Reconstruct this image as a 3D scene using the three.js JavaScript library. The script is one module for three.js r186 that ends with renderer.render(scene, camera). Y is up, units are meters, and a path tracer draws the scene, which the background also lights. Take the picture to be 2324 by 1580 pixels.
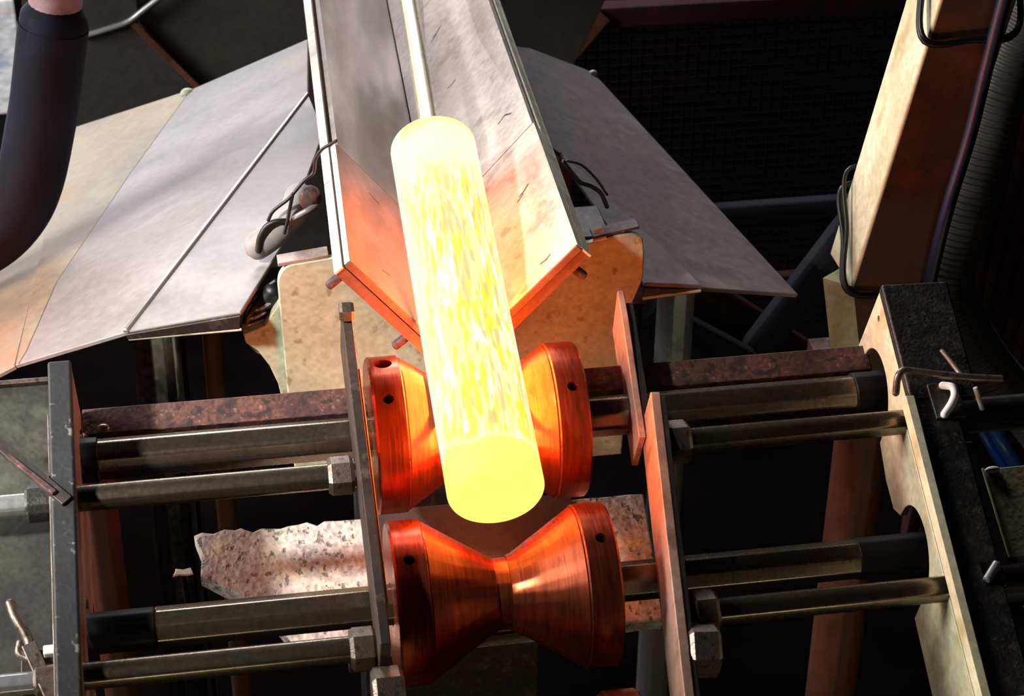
import * as THREE from 'three';
import { RoundedBoxGeometry } from 'three/addons/geometries/RoundedBoxGeometry.js';
import { mergeGeometries, toCreasedNormals } from 'three/addons/utils/BufferGeometryUtils.js';
import { RectAreaLightUniformsLib } from 'three/addons/lights/RectAreaLightUniformsLib.js';
import { Brush, Evaluator, SUBTRACTION } from 'three-bvh-csg';

// ---------------------------------------------------------------- camera, sky, sun, daylight, exposure
RectAreaLightUniformsLib.init();
const scene = new THREE.Scene();
scene.background = new THREE.Color(0xe6edf6);
const renderer = new THREE.WebGLRenderer();
renderer.toneMapping = THREE.LinearToneMapping;
renderer.toneMappingExposure = 1.0;
renderer.shadowMap.enabled = true;

const F_PX = 4550, PITCH = 0.558, YAW = 0.169, ROLL = 0.010;
const camera = new THREE.PerspectiveCamera(2 * Math.atan(790 / F_PX) * 180 / Math.PI, 2324 / 1580, 0.05, 60);
camera.position.set(-0.279, 2.295, 1.882);
camera.rotation.order = 'YXZ';
camera.rotation.set(-PITCH, -YAW, ROLL);
camera.focus = 2.33; camera.userData.focus = 2.33; camera.userData.fStop = 9;
scene.add(camera);

const sun = new THREE.DirectionalLight(0xfff4e2, 9.0);           // low sun from the left, over the yard behind the open door
sun.position.set(-6, 7, -2); sun.target.position.set(0, 0, -4);
sun.castShadow = true; sun.shadow.radius = 1; sun.shadow.mapSize.set(2048, 2048);
Object.assign(sun.shadow.camera, { left: -8, right: 8, top: 8, bottom: -8, near: 0.5, far: 30 });
scene.add(sun, sun.target);

function areaLight(color, intensity, w, h, at, to, parent = scene) {
  const l = new THREE.RectAreaLight(color, intensity, w, h);
  l.position.set(...at); parent.add(l); l.lookAt(...to); return l;
}
areaLight(0xf4f3ee, 31, 1.5, 1.3, [-3.1, 2.25, -0.35], [0, 1.05, -0.2]);       // daylight in the left window
areaLight(0xf8f8ff, 34, 1.5, 0.62, [-0.35, 2.6, -2.84], [0, 1.0, 0]);             // light in an added high back window, for shaft highlights
areaLight(0xf2f5fb, 3, 1.3, 1.7, [-1.45, 0.95, -2.84], [-0.6, 1.0, 0]);       // daylight in the open back door

// ---------------------------------------------------------------- helpers
let seed = 7;
const rnd = () => { seed = (seed * 1664525 + 1013904223) >>> 0; return seed / 4294967296; };
const rng = (a, b) => a + (b - a) * rnd();
const AB = 0.451, CA = Math.cos(AB), SA = Math.sin(AB);           // slope of the roller table
const tpos = (X, n, w) => [X, 1 + n * CA - w * SA, n * SA + w * CA];
const V3 = (a) => new THREE.Vector3(...a);

function hash(x, y, s) { let h = (x * 374761393 + y * 668265263 + s * 2147483647) | 0; h = Math.imul(h ^ (h >>> 13), 1274126177); h ^= h >>> 16; return (h >>> 0) / 4294967296; }
function vnoise(u, v, fx, fy, s) {                                // tiling value noise
  const x = u * fx, y = v * fy, xi = Math.floor(x), yi = Math.floor(y); let tx = x - xi, ty = y - yi;
  tx = tx * tx * (3 - 2 * tx); ty = ty * ty * (3 - 2 * ty);
  const m = (a, n) => ((a % n) + n) % n, x0 = m(xi, fx), x1 = m(xi + 1, fx), y0 = m(yi, fy), y1 = m(yi + 1, fy);
  const a = hash(x0, y0, s), b = hash(x1, y0, s), c = hash(x0, y1, s), d = hash(x1, y1, s);
  return (a + (b - a) * tx) * (1 - ty) + (c + (d - c) * tx) * ty;
}
function fbm(u, v, fx, fy, s, oct = 4) { let r = 0, a = 0.5, t = 0; for (let i = 0; i < oct; i++) { r += a * vnoise(u, v, fx << i, fy << i, s + i * 17); t += a; a *= 0.55; } return r / t; }
const sstep = (a, b, x) => { const t = Math.min(1, Math.max(0, (x - a) / (b - a))); return t * t * (3 - 2 * t); };
const hex = (c) => [(c >> 16) & 255, (c >> 8) & 255, c & 255];
function dataTex(N, M, fn, srgb) {
  const d = new Uint8Array(N * M * 4), o = [0, 0, 0];
  for (let j = 0; j < M; j++) for (let i = 0; i < N; i++) { fn(i / N, j / M, o); const k = (j * N + i) * 4; d[k] = o[0]; d[k + 1] = o[1]; d[k + 2] = o[2]; d[k + 3] = 255; }
  const t = new THREE.DataTexture(d, N, M, THREE.RGBAFormat);
  t.wrapS = t.wrapT = THREE.RepeatWrapping; t.magFilter = THREE.LinearFilter; t.minFilter = THREE.LinearMipmapLinearFilter; t.generateMipmaps = true;
  if (srgb) t.colorSpace = THREE.SRGBColorSpace; t.needsUpdate = true; return t;
}
const segDist = (px, py, a, b) => { const dx = b[0] - a[0], dy = b[1] - a[1], t = Math.min(1, Math.max(0, ((px - a[0]) * dx + (py - a[1]) * dy) / (dx * dx + dy * dy + 1e-12))); return Math.hypot(px - a[0] - t * dx, py - a[1] - t * dy); };
// surface = two colours mixed by noise, grain, spots of other matter, scratches; size is one tile in metres
function surf(o) {
  const N = o.N || 256, S = o.seed || 1, fx = o.fx || 4, fy = o.fy || 4, size = o.size || 0.3, A = hex(o.a), B = hex(o.b), gr = o.grain ?? 0.1, gx = o.gx || 64, gy = o.gy || 64;
  const rows = [];
  const col = new Float32Array(N * N * 3), ro = new Float32Array(N * N), bu = new Float32Array(N * N);
  for (let j = 0; j < N; j++) for (let i = 0; i < N; i++) {
    const u = i / N, v = j / N, k = j * N + i;
    let n = sstep(0.3, 0.7, fbm(u, v, fx, fy, S, 4)); const g = fbm(u, v, gx, gy, S + 50, 2) - 0.5;
    let c = [0, 1, 2].map((q) => (A[q] + (B[q] - A[q]) * n) * (1 + 2 * gr * g)), r = o.rough + (o.rv || 0) * (n - 0.5) + (o.rg || 0.1) * g, h = 0.5 + 0.5 * g + 0.3 * (n - 0.5);
    for (const p of o.spots || []) {
      const m = sstep(p.th - 0.02, p.th + 0.02 + p.soft * 1.6, fbm(u, v, p.fx, p.fy || p.fx, (p.seed || 9) + S, p.oct || 5)) * (p.str ?? 1), C = hex(p.c);
      c = c.map((q, z) => q + (C[z] - q) * m); if (p.rough !== undefined) r += (p.rough - r) * m; h += (p.h || 0) * m;
    }
    for (const p of o.marks || []) for (let z = 0; z + 1 < p.length; z++) {
      const wrap = (x) => ((x / size) % 1 + 1) % 1, d = segDist(u, v, p[z].map(wrap), p[z + 1].map(wrap)) * size, m = 1 - sstep(0.0006, 0.0016, d);
      c = c.map((q) => q * (1 - 0.8 * m)); h -= 0.5 * m;
    }
    col.set(c, k * 3); ro[k] = r; bu[k] = h;
  }
  const get = (u, v) => Math.round(v * N) * N + Math.round(u * N);
  const map = dataTex(N, N, (u, v, q) => { const k = get(u, v) * 3; for (let z = 0; z < 3; z++) q[z] = Math.min(255, Math.max(0, col[k + z])); }, true);
  const rm = dataTex(N, N, (u, v, q) => { const k = get(u, v); q[0] = Math.min(255, Math.max(0, bu[k] * 160)); q[1] = q[2] = Math.min(255, Math.max(5, ro[k] * 255)); }), bm = rm;   // red: relief, green: roughness
  for (const t of [map, rm]) t.repeat.set(1 / size, 1 / size);
  const m = new THREE.MeshPhysicalMaterial({ map, roughnessMap: rm, specularIntensity: o.spec ?? 1, roughness: 1, metalness: o.metal || 0, bumpMap: bm, bumpScale: o.bump ?? 0.0006, side: o.side || THREE.FrontSide });
  m.name = o.name || 'surface'; return m;
}
const plain = (c, rough, metal = 0, spec = 1) => new THREE.MeshPhysicalMaterial({ color: c, roughness: rough, metalness: metal, specularIntensity: spec });

function boxUV(g) {                                               // uv in metres, by the axis each triangle faces most
  if (g.index) g = g.toNonIndexed();
  const p = g.attributes.position, uv = new Float32Array(p.count * 2), a = new THREE.Vector3(), b = new THREE.Vector3(), c = new THREE.Vector3(), n = new THREE.Vector3();
  for (let i = 0; i < p.count; i += 3) {
    a.fromBufferAttribute(p, i); b.fromBufferAttribute(p, i + 1); c.fromBufferAttribute(p, i + 2);
    n.copy(b).sub(a).cross(c.clone().sub(a)); const x = Math.abs(n.x), y = Math.abs(n.y), z = Math.abs(n.z);
    [a, b, c].forEach((q, k) => { const s = x >= y && x >= z ? [q.z, q.y] : y >= z ? [q.x, q.z] : [q.x, q.y]; uv[(i + k) * 2] = s[0]; uv[(i + k) * 2 + 1] = s[1]; });
  }
  g.setAttribute('uv', new THREE.BufferAttribute(uv, 2)); return g;
}
const used = {};
function numbered(n) { used[n] = (used[n] ?? -1) + 1; return used[n] ? `${n}_${String(used[n]).padStart(3, '0')}` : n; }
function mesh(name, g, m, parent) {
  const o = new THREE.Mesh(boxUV(g), m); o.name = parent === scene ? numbered(name) : name; o.castShadow = o.receiveShadow = true; parent.add(o); return o;
}
function tag(o, label, category, group) { o.userData.label = label; o.userData.category = category; if (group) o.userData.group = group; return o; }
function thing(name, label, category, at = [0, 0, 0], group) { const o = new THREE.Group(); o.name = numbered(name); o.position.set(...at); scene.add(o); return tag(o, label, category, group); }
function table(name, label, category, X, n, w, yaw = 0, group) { const o = thing(name, label, category, tpos(X, n, w), group); o.rotation.set(AB, yaw, 0); return o; }
const struct = (name, g, m) => { const o = mesh(name, g, m, scene); o.userData.kind = 'structure'; return o; };

function box(w, h, d, x = 0, y = 0, z = 0, r = 0.0015) { const q = Math.min(r, w * 0.45, h * 0.45, d * 0.45); return new RoundedBoxGeometry(w, h, d, 2, q).translate(x, y, z); }
function span(x0, x1, y0, y1, z0, z1, r) { return box(x1 - x0, y1 - y0, z1 - z0, (x0 + x1) / 2, (y0 + y1) / 2, (z0 + z1) / 2, r); }
function lathe(profile, seg = 48, crease = 0.5) { return toCreasedNormals(new THREE.LatheGeometry(profile.map((p) => new THREE.Vector2(p[0], p[1])), seg), crease); }
// solids of turning about x: profile of [radius, x]
const turnX = (profile, seg, crease) => lathe(profile, seg, crease).rotateZ(-Math.PI / 2);
const rodX = (x0, x1, r, c = 0.0015) => turnX([[0, x0], [r - c, x0], [r, x0 + c], [r, x1 - c], [r - c, x1], [0, x1]], 40);
const rodY = (y0, y1, r, c = 0.002) => lathe([[0, y0], [r - c, y0], [r, y0 + c], [r, y1 - c], [r - c, y1], [0, y1]], 40);
function nutX(x0, x1, r, turn = 0) {
  const c = Math.min(0.004, (x1 - x0) * 0.2);
  const g = new THREE.LatheGeometry([[0, x0], [r * 0.86, x0], [r, x0 + c], [r, x1 - c], [r * 0.86, x1], [0, x1]].map((p) => new THREE.Vector2(...p)), 6).toNonIndexed();
  g.computeVertexNormals(); return g.rotateZ(-Math.PI / 2).rotateX(turn);
}
function tube(pts, r, seg = 48, rs = 10, closed = false) {
  const cv = new THREE.CatmullRomCurve3(pts.map((p) => V3(p)), closed, 'centripetal');
  const g = [new THREE.TubeGeometry(cv, seg, r, rs, closed)];
  if (!closed) for (const t of [0, 1]) g.push(new THREE.SphereGeometry(r, rs, 6).translate(...cv.getPoint(t).toArray()));
  return mergeGeometries(g.map((q) => { q = q.toNonIndexed(); return q; }));
}
const bar = (a, b, r, rs = 16) => { const A = V3(a), B = V3(b), L = A.distanceTo(B), g = rodY(0, L, r, Math.min(0.002, r * 0.3)); g.applyQuaternion(new THREE.Quaternion().setFromUnitVectors(new THREE.Vector3(0, 1, 0), B.clone().sub(A).normalize())); return g.translate(...a); };
function flatBar(a, b, w, t, up = [0, 1, 0]) {                     // flat strip from a to b
  const A = V3(a), B = V3(b), d = B.clone().sub(A), L = d.length(); d.normalize(); const s = d.clone().cross(V3(up)).normalize(), u = s.clone().cross(d);
  const g = box(w, t, L, 0, 0, 0, 0.0012); g.applyMatrix4(new THREE.Matrix4().makeBasis(s.clone().negate(), u, d.clone())); return g.translate(...A.add(B).multiplyScalar(0.5).toArray());
}
// a plate over a polygon of points in space, t thick away from its face
function plate(pts, t, flip = false) {
  const P = pts.map(V3), n = new THREE.Vector3();
  for (let i = 0; i < P.length; i++) { const a = P[i], b = P[(i + 1) % P.length]; n.add(new THREE.Vector3((a.y - b.y) * (a.z + b.z), (a.z - b.z) * (a.x + b.x), (a.x - b.x) * (a.y + b.y))); }
  n.normalize(); if (flip) n.negate();
  const u = P[1].clone().sub(P[0]); u.sub(n.clone().multiplyScalar(u.dot(n))).normalize(); const v = n.clone().cross(u);
  const sh = new THREE.Shape(P.map((q) => { const d = q.clone().sub(P[0]); return new THREE.Vector2(d.dot(u), d.dot(v)); }));
  const g = new THREE.ExtrudeGeometry(sh, { depth: t, bevelEnabled: true, bevelSize: Math.min(0.001, t * 0.3), bevelThickness: Math.min(0.001, t * 0.3), bevelSegments: 1, bevelOffset: -Math.min(0.001, t * 0.3) });
  g.translate(0, 0, -t); g.applyMatrix4(new THREE.Matrix4().makeBasis(u, v, n)); return g.translate(...pts[0]);
}
function hexa(f, b) {                                             // solid between two quads (front, back)
  const idx = [[0, 1, 2, 3], [7, 6, 5, 4], [4, 5, 1, 0], [5, 6, 2, 1], [6, 7, 3, 2], [7, 4, 0, 3]], P = [...f, ...b], pos = [];
  const c = P.reduce((a, p) => a.add(V3(p)), new THREE.Vector3()).multiplyScalar(1 / 8);
  for (const q of idx) {
    const [A, B, C, D] = q.map((i) => V3(P[i])), n = B.clone().sub(A).cross(C.clone().sub(A)), m = A.clone().add(C).multiplyScalar(0.5).sub(c), t = n.dot(m) > 0 ? [A, B, C, A, C, D] : [A, C, B, A, D, C];
    for (const v of t) pos.push(v.x, v.y, v.z);
  }
  const g = new THREE.BufferGeometry(); g.setAttribute('position', new THREE.Float32BufferAttribute(pos, 3)); g.computeVertexNormals(); g.setAttribute('uv', new THREE.Float32BufferAttribute(new Float32Array(pos.length / 3 * 2), 2)); return g;
}
function extrude(sh, t, b = 0.001) { return new THREE.ExtrudeGeometry(sh, { depth: t - 2 * b, bevelEnabled: true, bevelSize: b, bevelThickness: b, bevelSegments: 1, bevelOffset: -b, curveSegments: 24 }).translate(0, 0, b); }
const poly = (pts) => new THREE.Shape(pts.map((p) => new THREE.Vector2(...p)));
const csg = new Evaluator();
function cut(g, ...tools) {
  let a = new Brush(g.index ? g : g); csg.attributes = ['position', 'normal', 'uv']; a.updateMatrixWorld();
  for (const t of tools) { const b = new Brush(t); b.updateMatrixWorld(); a = csg.evaluate(a, b, SUBTRACTION); a.updateMatrixWorld(); }
  return a.geometry;
}

// ---------------------------------------------------------------- materials
const M = {
  shaft: surf({ name: 'oily dark steel', a: 0x948a7a, b: 0x786c5c, rough: 0.26, rv: 0.06, rg: 0.04, metal: 0.93, fx: 3, fy: 6, size: 0.22, spots: [{ c: 0x4a3c2c, th: 0.6, soft: 0.12, fx: 16, str: 0.25, rough: 0.32 }], seed: 3, grain: 0.06, bump: 0.0001 }),
  sleeve: surf({ name: 'black sleeve', spec: 0.35, a: 0x121113, b: 0x0a090b, rough: 0.6, rv: 0.1, seed: 5 }),
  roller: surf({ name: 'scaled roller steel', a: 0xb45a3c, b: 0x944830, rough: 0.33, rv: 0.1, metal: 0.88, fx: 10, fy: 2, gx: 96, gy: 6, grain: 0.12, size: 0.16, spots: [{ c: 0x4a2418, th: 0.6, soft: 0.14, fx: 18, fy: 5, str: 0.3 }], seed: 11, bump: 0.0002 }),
  trough: surf({ name: 'worn trough steel', a: 0x9c928c, b: 0x847a74, rough: 0.42, rv: 0.16, metal: 0.55, fx: 2, fy: 7, gx: 16, gy: 80, size: 0.5, N: 512, spots: [{ c: 0x6b5a4c, th: 0.56, soft: 0.14, fx: 5, fy: 9, str: 0.5 }], seed: 21, bump: 0.0003 }),
  linerRight: surf({ name: 'scuffed liner, lit tone', a: 0xc6bab2, b: 0xb4a8a0, rough: 0.5, rv: 0.14, metal: 0.15, fx: 3, fy: 6, size: 0.5, N: 512, gx: 90, gy: 90, spots: [{ c: 0x705a50, th: 0.6, soft: 0.12, fx: 24, str: 0.35 }], seed: 25, bump: 0.0004,  // key light on the right wall partly put into this paler tone
    marks: [[[-0.435, 1.171], [-0.438, 1.181], [-0.429, 1.187]], [[-0.264, 1.154], [-0.265, 1.161], [-0.269, 1.167]], [[-0.258, 1.15], [-0.262, 1.158]], [[-0.12, 1.14], [-0.118, 1.146], [-0.12, 1.151]]] }),
  linerLeft: surf({ name: 'liner, shaded tone', a: 0x8c7468, b: 0x74625a, rough: 0.46, rv: 0.14, metal: 0.4, fx: 3, fy: 6, size: 0.5, N: 512, gx: 90, gy: 90, spots: [{ c: 0x59443c, th: 0.58, soft: 0.12, fx: 10, fy: 14, str: 0.45 }], seed: 27, bump: 0.0004,  // left wall's shade and billet glow partly put into this brown
    marks: [[[-0.56, 1.161], [-0.561, 1.148]], [[-0.534, 1.155], [-0.53, 1.146]], [[-0.142, 1.134], [-0.146, 1.125]], [[-0.301, 1.153], [-0.297, 1.14]]] }),
  rim: surf({ name: 'steel edge, lit tone', a: 0xdcd8c6, b: 0xb8b2a2, rough: 0.45, rv: 0.2, metal: 0.1, fx: 2, fy: 12, size: 0.4, spots: [{ c: 0x5a5248, th: 0.6, soft: 0.1, fx: 10, str: 0.6 }], seed: 31 }),  // light on the trough's top edges put into the pale colour
  darkPaint: surf({ name: 'dark chipped paint', a: 0x24262a, b: 0x191a1d, rough: 0.6, rv: 0.12, fx: 3, fy: 8, size: 0.25, spots: [{ c: 0x9a948c, th: 0.7, soft: 0.04, fx: 26, str: 0.7 }], seed: 34, bump: 0.0008 }),
  postChrome: surf({ name: 'shiny post', a: 0x8a8c90, b: 0x76787c, rough: 0.22, rv: 0.08, metal: 1, size: 0.4, grain: 0.04, seed: 35, bump: 0.0002 }),
  darkBrown: surf({ name: 'dark red-brown pipe', a: 0x4c2416, b: 0x381a10, rough: 0.6, size: 0.3, seed: 36 }),
  browned: surf({ name: 'brown steel', a: 0x7a5848, b: 0x60443a, rough: 0.5, metal: 0.3, size: 0.3, fx: 3, fy: 6, seed: 32 }),  // brown tone for outer walls and front edges
  rod: surf({ name: 'polished push rod', a: 0xd2c8b0, b: 0xbcb094, rough: 0.32, rv: 0.08, metal: 0.5, size: 0.3, seed: 33, grain: 0.05, bump: 0.0001 }),
  cream: surf({ name: 'cream paint', a: 0xb2b29a, b: 0xa2a28a, rough: 0.55, rv: 0.1, fx: 3, fy: 5, size: 0.35, spots: [{ c: 0x8a7648, th: 0.62, soft: 0.14, fx: 6, str: 0.45 }, { c: 0x6a5636, th: 0.68, soft: 0.06, fx: 26, str: 0.5 }], seed: 37, bump: 0.0003 }),
  creamLight: surf({ name: 'pale cream paint', a: 0xd8d2b2, b: 0xc4bc98, rough: 0.5, rv: 0.12, fx: 6, fy: 3, size: 0.4, spots: [{ c: 0x97884f, th: 0.62, soft: 0.14, fx: 9, fy: 4, str: 0.5 }], seed: 41, bump: 0.0003 }),
  rustShade: surf({ name: 'rust-stained paint with shade', a: 0x5e4632, b: 0x4a3828, rough: 0.62, fx: 4, fy: 4, size: 0.4, spots: [{ c: 0x6e3c1c, th: 0.56, soft: 0.14, fx: 8, str: 0.6 }, { c: 0x38342a, th: 0.64, soft: 0.08, fx: 16, str: 0.7 }], seed: 43 }),  // rust, with the unlit front face's shade put into the brown
  rust: surf({ name: 'dark rust', a: 0x5a3a32, b: 0x40282a, rough: 0.7, rv: 0.1, metal: 0.15, fx: 5, fy: 5, size: 0.2, grain: 0.3, spots: [{ c: 0x241a1a, th: 0.56, soft: 0.1, fx: 18, str: 0.8 }, { c: 0x8a7470, th: 0.68, soft: 0.05, fx: 34, str: 0.6 }], seed: 47, bump: 0.0012 }),
  brown: surf({ name: 'brown painted pipe', a: 0x643a26, b: 0x4c2a1c, rough: 0.55, fx: 3, fy: 3, size: 0.3, spots: [{ c: 0x33211a, th: 0.6, soft: 0.12, fx: 9, str: 0.6 }], seed: 49 }),
  grease: surf({ name: 'black grease', a: 0x2c2a28, b: 0x171514, rough: 0.48, rv: 0.2, fx: 5, fy: 8, size: 0.16, grain: 0.3, spots: [{ c: 0x4a4238, th: 0.6, soft: 0.1, fx: 12, str: 0.6, rough: 0.4 }, { c: 0x6a6660, th: 0.7, soft: 0.04, fx: 30, str: 0.6, rough: 0.3 }], seed: 53, bump: 0.0014 }),
  darkSteel: surf({ name: 'dark steel', a: 0x47413e, b: 0x332c2a, rough: 0.5, rv: 0.16, metal: 0.5, fx: 3, fy: 6, size: 0.25, spots: [{ c: 0x6e6460, th: 0.64, soft: 0.06, fx: 20, str: 0.5 }], seed: 57, bump: 0.0006 }),
  guideFace: surf({ name: 'guide plate steel', a: 0xb89686, b: 0x9c7868, rough: 0.5, rv: 0.16, metal: 0.1, fx: 3, fy: 8, size: 0.3, spots: [{ c: 0x5a3c32, th: 0.62, soft: 0.1, fx: 14, fy: 6, str: 0.4 }], seed: 59 }),
  sheet: surf({ name: 'grey sheet metal', a: 0x8a8484, b: 0x7a7574, rough: 0.62, rv: 0.1, metal: 0.1, fx: 2, fy: 4, size: 0.5, grain: 0.08, spots: [{ c: 0xa8a5a2, th: 0.6, soft: 0.16, fx: 3, fy: 8, str: 0.6 }, { c: 0x96806a, th: 0.62, soft: 0.14, fx: 4, str: 0.4 }], seed: 61, bump: 0.0003 }),
  sheetTan: surf({ name: 'tan-stained sheet', a: 0x887a68, b: 0x7c7264, rough: 0.6, metal: 0.15, fx: 3, fy: 3, size: 0.5, spots: [{ c: 0x946e50, th: 0.55, soft: 0.16, fx: 5, str: 0.6 }, { c: 0x8f8e74, th: 0.6, soft: 0.12, fx: 7, str: 0.5 }], seed: 63 }),
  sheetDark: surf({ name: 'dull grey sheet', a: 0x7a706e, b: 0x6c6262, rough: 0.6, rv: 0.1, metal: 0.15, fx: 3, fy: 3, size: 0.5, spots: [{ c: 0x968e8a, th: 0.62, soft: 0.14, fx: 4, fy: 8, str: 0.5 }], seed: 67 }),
  foldSteel: plain(0x9a9692, 0.3, 0.6),
  bead: plain(0xf0eee8, 0.35),
  pinkSteel: surf({ name: 'pinkish bare steel', a: 0xa08a84, b: 0x84706a, rough: 0.5, metal: 0.3, size: 0.1, seed: 72 }),
  nut: surf({ name: 'zinc nut', a: 0x82766e, b: 0x64584e, rough: 0.4, rv: 0.12, metal: 0.75, size: 0.08, spots: [{ c: 0x40342c, th: 0.6, soft: 0.1, fx: 12, str: 0.7 }], seed: 71 }),
  chrome: surf({ name: 'dull chrome', a: 0xa8a8aa, b: 0x909294, rough: 0.3, rv: 0.1, metal: 0.6, size: 0.4, grain: 0.05, seed: 73, bump: 0.0002 }),
  rubber: plain(0x1a1c24, 0.6), navy: surf({ name: 'navy hose', spec: 0.4, a: 0x171b2a, b: 0x10131e, rough: 0.85, size: 0.3, seed: 77 }), blue: plain(0x2c56b0, 0.35), darkBlue: plain(0x161c34, 0.4), black: plain(0x0c0b0d, 0.45),
  pink: surf({ name: 'pinkish sleeve', a: 0x8a6a70, b: 0x9a8e9a, rough: 0.7, size: 0.3, fx: 3, fy: 2, seed: 79 }),
  slab: surf({ name: 'rough pale slab', a: 0xcac3b8, b: 0xb2aaa8, rough: 0.85, fx: 5, fy: 5, size: 0.3, N: 512, grain: 0.2, spots: [{ c: 0xded2b0, th: 0.58, soft: 0.12, fx: 7, str: 0.7, h: 0.4 }, { c: 0x5e564e, th: 0.66, soft: 0.05, fx: 40, str: 0.7, h: -0.6 }], seed: 83, bump: 0.004 }),
  guideDark: surf({ name: 'dark brown bar', spec: 0.5, a: 0x463630, b: 0x322824, rough: 0.6, metal: 0.1, fx: 3, fy: 6, size: 0.25, spots: [{ c: 0x6e605a, th: 0.66, soft: 0.06, fx: 20, str: 0.5 }], seed: 58, bump: 0.0006 }),
  browned2: surf({ name: 'dark slab shade', a: 0x3c2a26, b: 0x2c201e, rough: 0.8, size: 0.3, fx: 4, fy: 4, grain: 0.2, seed: 86 }),  // shade on the slab given as a dark brown
  tray: surf({ name: 'red oxide tray', a: 0x5a140c, b: 0x420e0a, rough: 0.7, size: 0.3, seed: 85 }),
  panel: surf({ name: 'dark machine panel', a: 0x3c3836, b: 0x2c2828, rough: 0.6, rv: 0.1, metal: 0.2, fx: 3, fy: 3, size: 0.6, spots: [{ c: 0x4c4a40, th: 0.6, soft: 0.14, fx: 5, str: 0.5 }], seed: 87 }),
  panelGreen: surf({ name: 'mottled grey-green plate', a: 0x3e3e36, b: 0x2a2a28, rough: 0.62, metal: 0.25, fx: 4, fy: 4, size: 0.3, grain: 0.2, spots: [{ c: 0x5a5a4c, th: 0.58, soft: 0.12, fx: 7, str: 0.6 }, { c: 0x6c5c30, th: 0.66, soft: 0.1, fx: 6, str: 0.5 }], seed: 89, bump: 0.001 }),
  tan: surf({ name: 'tan deck plate', a: 0xc4b690, b: 0xa89a78, rough: 0.65, fx: 4, fy: 4, size: 0.2, grain: 0.2, spots: [{ c: 0x9a9070, th: 0.62, soft: 0.1, fx: 10, str: 0.6 }, { c: 0x7a5230, th: 0.64, soft: 0.1, fx: 8, str: 0.5 }], seed: 91, bump: 0.001 }),
  wallDark: surf({ name: 'sooty wall', spec: 0.05, a: 0x140f0e, b: 0x0e0a0a, rough: 0.9, size: 2, seed: 93 }),
  wallPale: surf({ name: 'whitewashed wall', a: 0x7c7870, b: 0x68645c, rough: 0.9, size: 2, seed: 95 }),
  floor: surf({ name: 'oily floor', spec: 0.0, a: 0x0b0808, b: 0x060405, rough: 0.95, rv: 0.05, size: 1.2, seed: 97 }),
  yard: surf({ name: 'bright yard', a: 0xd8d4d0, b: 0xbcbcc0, rough: 0.95, size: 1.2, fx: 6, fy: 6, grain: 0.2, spots: [{ c: 0x9298b4, th: 0.6, soft: 0.06, fx: 14, str: 0.8 }, { c: 0xd8a8a0, th: 0.62, soft: 0.08, fx: 11, seed: 30, str: 0.6 }], seed: 99 }),
  beam: plain(0x1d1e28, 0.85, 0, 0.4), redBrown: surf({ name: 'maroon beam', spec: 0.3, a: 0x3a1a1a, b: 0x2a1414, rough: 0.7, size: 0.4, seed: 101 }), wire: plain(0x0e0909, 0.95, 0, 0.1),
};

// ---------------------------------------------------------------- the workshop shell
{
  struct('floor', span(-3.4, 3.2, -0.2, 0, -3.0, 4.2), M.floor);
  struct('ground_yard', span(-9, 6, -0.25, -0.02, -14, -3.1), M.yard);
  struct('ceiling', span(-3.4, 3.2, 5.6, 5.8, -3.0, 4.2), M.wallDark);
  const wl = new THREE.Shape([[-4.2, 0], [3.0, 0], [3.0, 5.6], [-4.2, 5.6]].map((p) => new THREE.Vector2(...p)));   // x here is minus z
  wl.holes.push(new THREE.Path([[-0.45, 1.55], [-0.45, 2.95], [1.15, 2.95], [1.15, 1.55]].map((p) => new THREE.Vector2(...p))));
  struct('wall_left', new THREE.ExtrudeGeometry(wl, { depth: 0.2, bevelEnabled: false }).rotateY(Math.PI / 2).translate(-3.4, 0, 0), M.wallPale);
  const wb = poly([[-3.4, 0], [3.2, 0], [3.2, 5.6], [-3.4, 5.6]]);
  wb.holes.push(new THREE.Path([[-2.2, 0.001], [-2.2, 1.85], [-0.72, 1.85], [-0.72, 0.001]].map((p) => new THREE.Vector2(...p))));
  wb.holes.push(new THREE.Path([[-1.1, 2.25], [-1.1, 2.95], [0.4, 2.95], [0.4, 2.25]].map((p) => new THREE.Vector2(...p))));
  struct('wall_back', new THREE.ExtrudeGeometry(wb, { depth: 0.2, bevelEnabled: false }).translate(0, 0, -3.1), M.wallDark);
  struct('wall_right', span(3.0, 3.2, 0, 5.6, -2.9, 4.2), M.wallDark);
  struct('wall_front', span(-3.2, 3.0, 0, 5.6, 4.0, 4.2), M.wallDark);
  const fr = [span(-3.32, -3.22, 1.55, 1.61, -1.15, 0.45), span(-3.32, -3.22, 2.89, 2.95, -1.15, 0.45), span(-3.32, -3.22, 1.6, 2.9, -1.15, -1.09), span(-3.32, -3.22, 1.6, 2.9, 0.39, 0.45), span(-3.3, -3.25, 1.6, 2.9, -0.37, -0.33)];
  struct('window_1', mergeGeometries(fr.map(boxUV)), M.darkSteel);
  const fb = [span(-1.1, 0.4, 2.25, 2.29, -3.04, -2.96), span(-1.1, 0.4, 2.91, 2.95, -3.04, -2.96), span(-1.1, -1.06, 2.28, 2.92, -3.04, -2.96), span(0.36, 0.4, 2.28, 2.92, -3.04, -2.96), span(-0.36, -0.34, 2.28, 2.92, -3.01, -2.99)];
  struct('added_window_2', mergeGeometries(fb.map(boxUV)), M.darkSteel);  // unseen window, added for the highlights along the shafts
}

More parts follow.
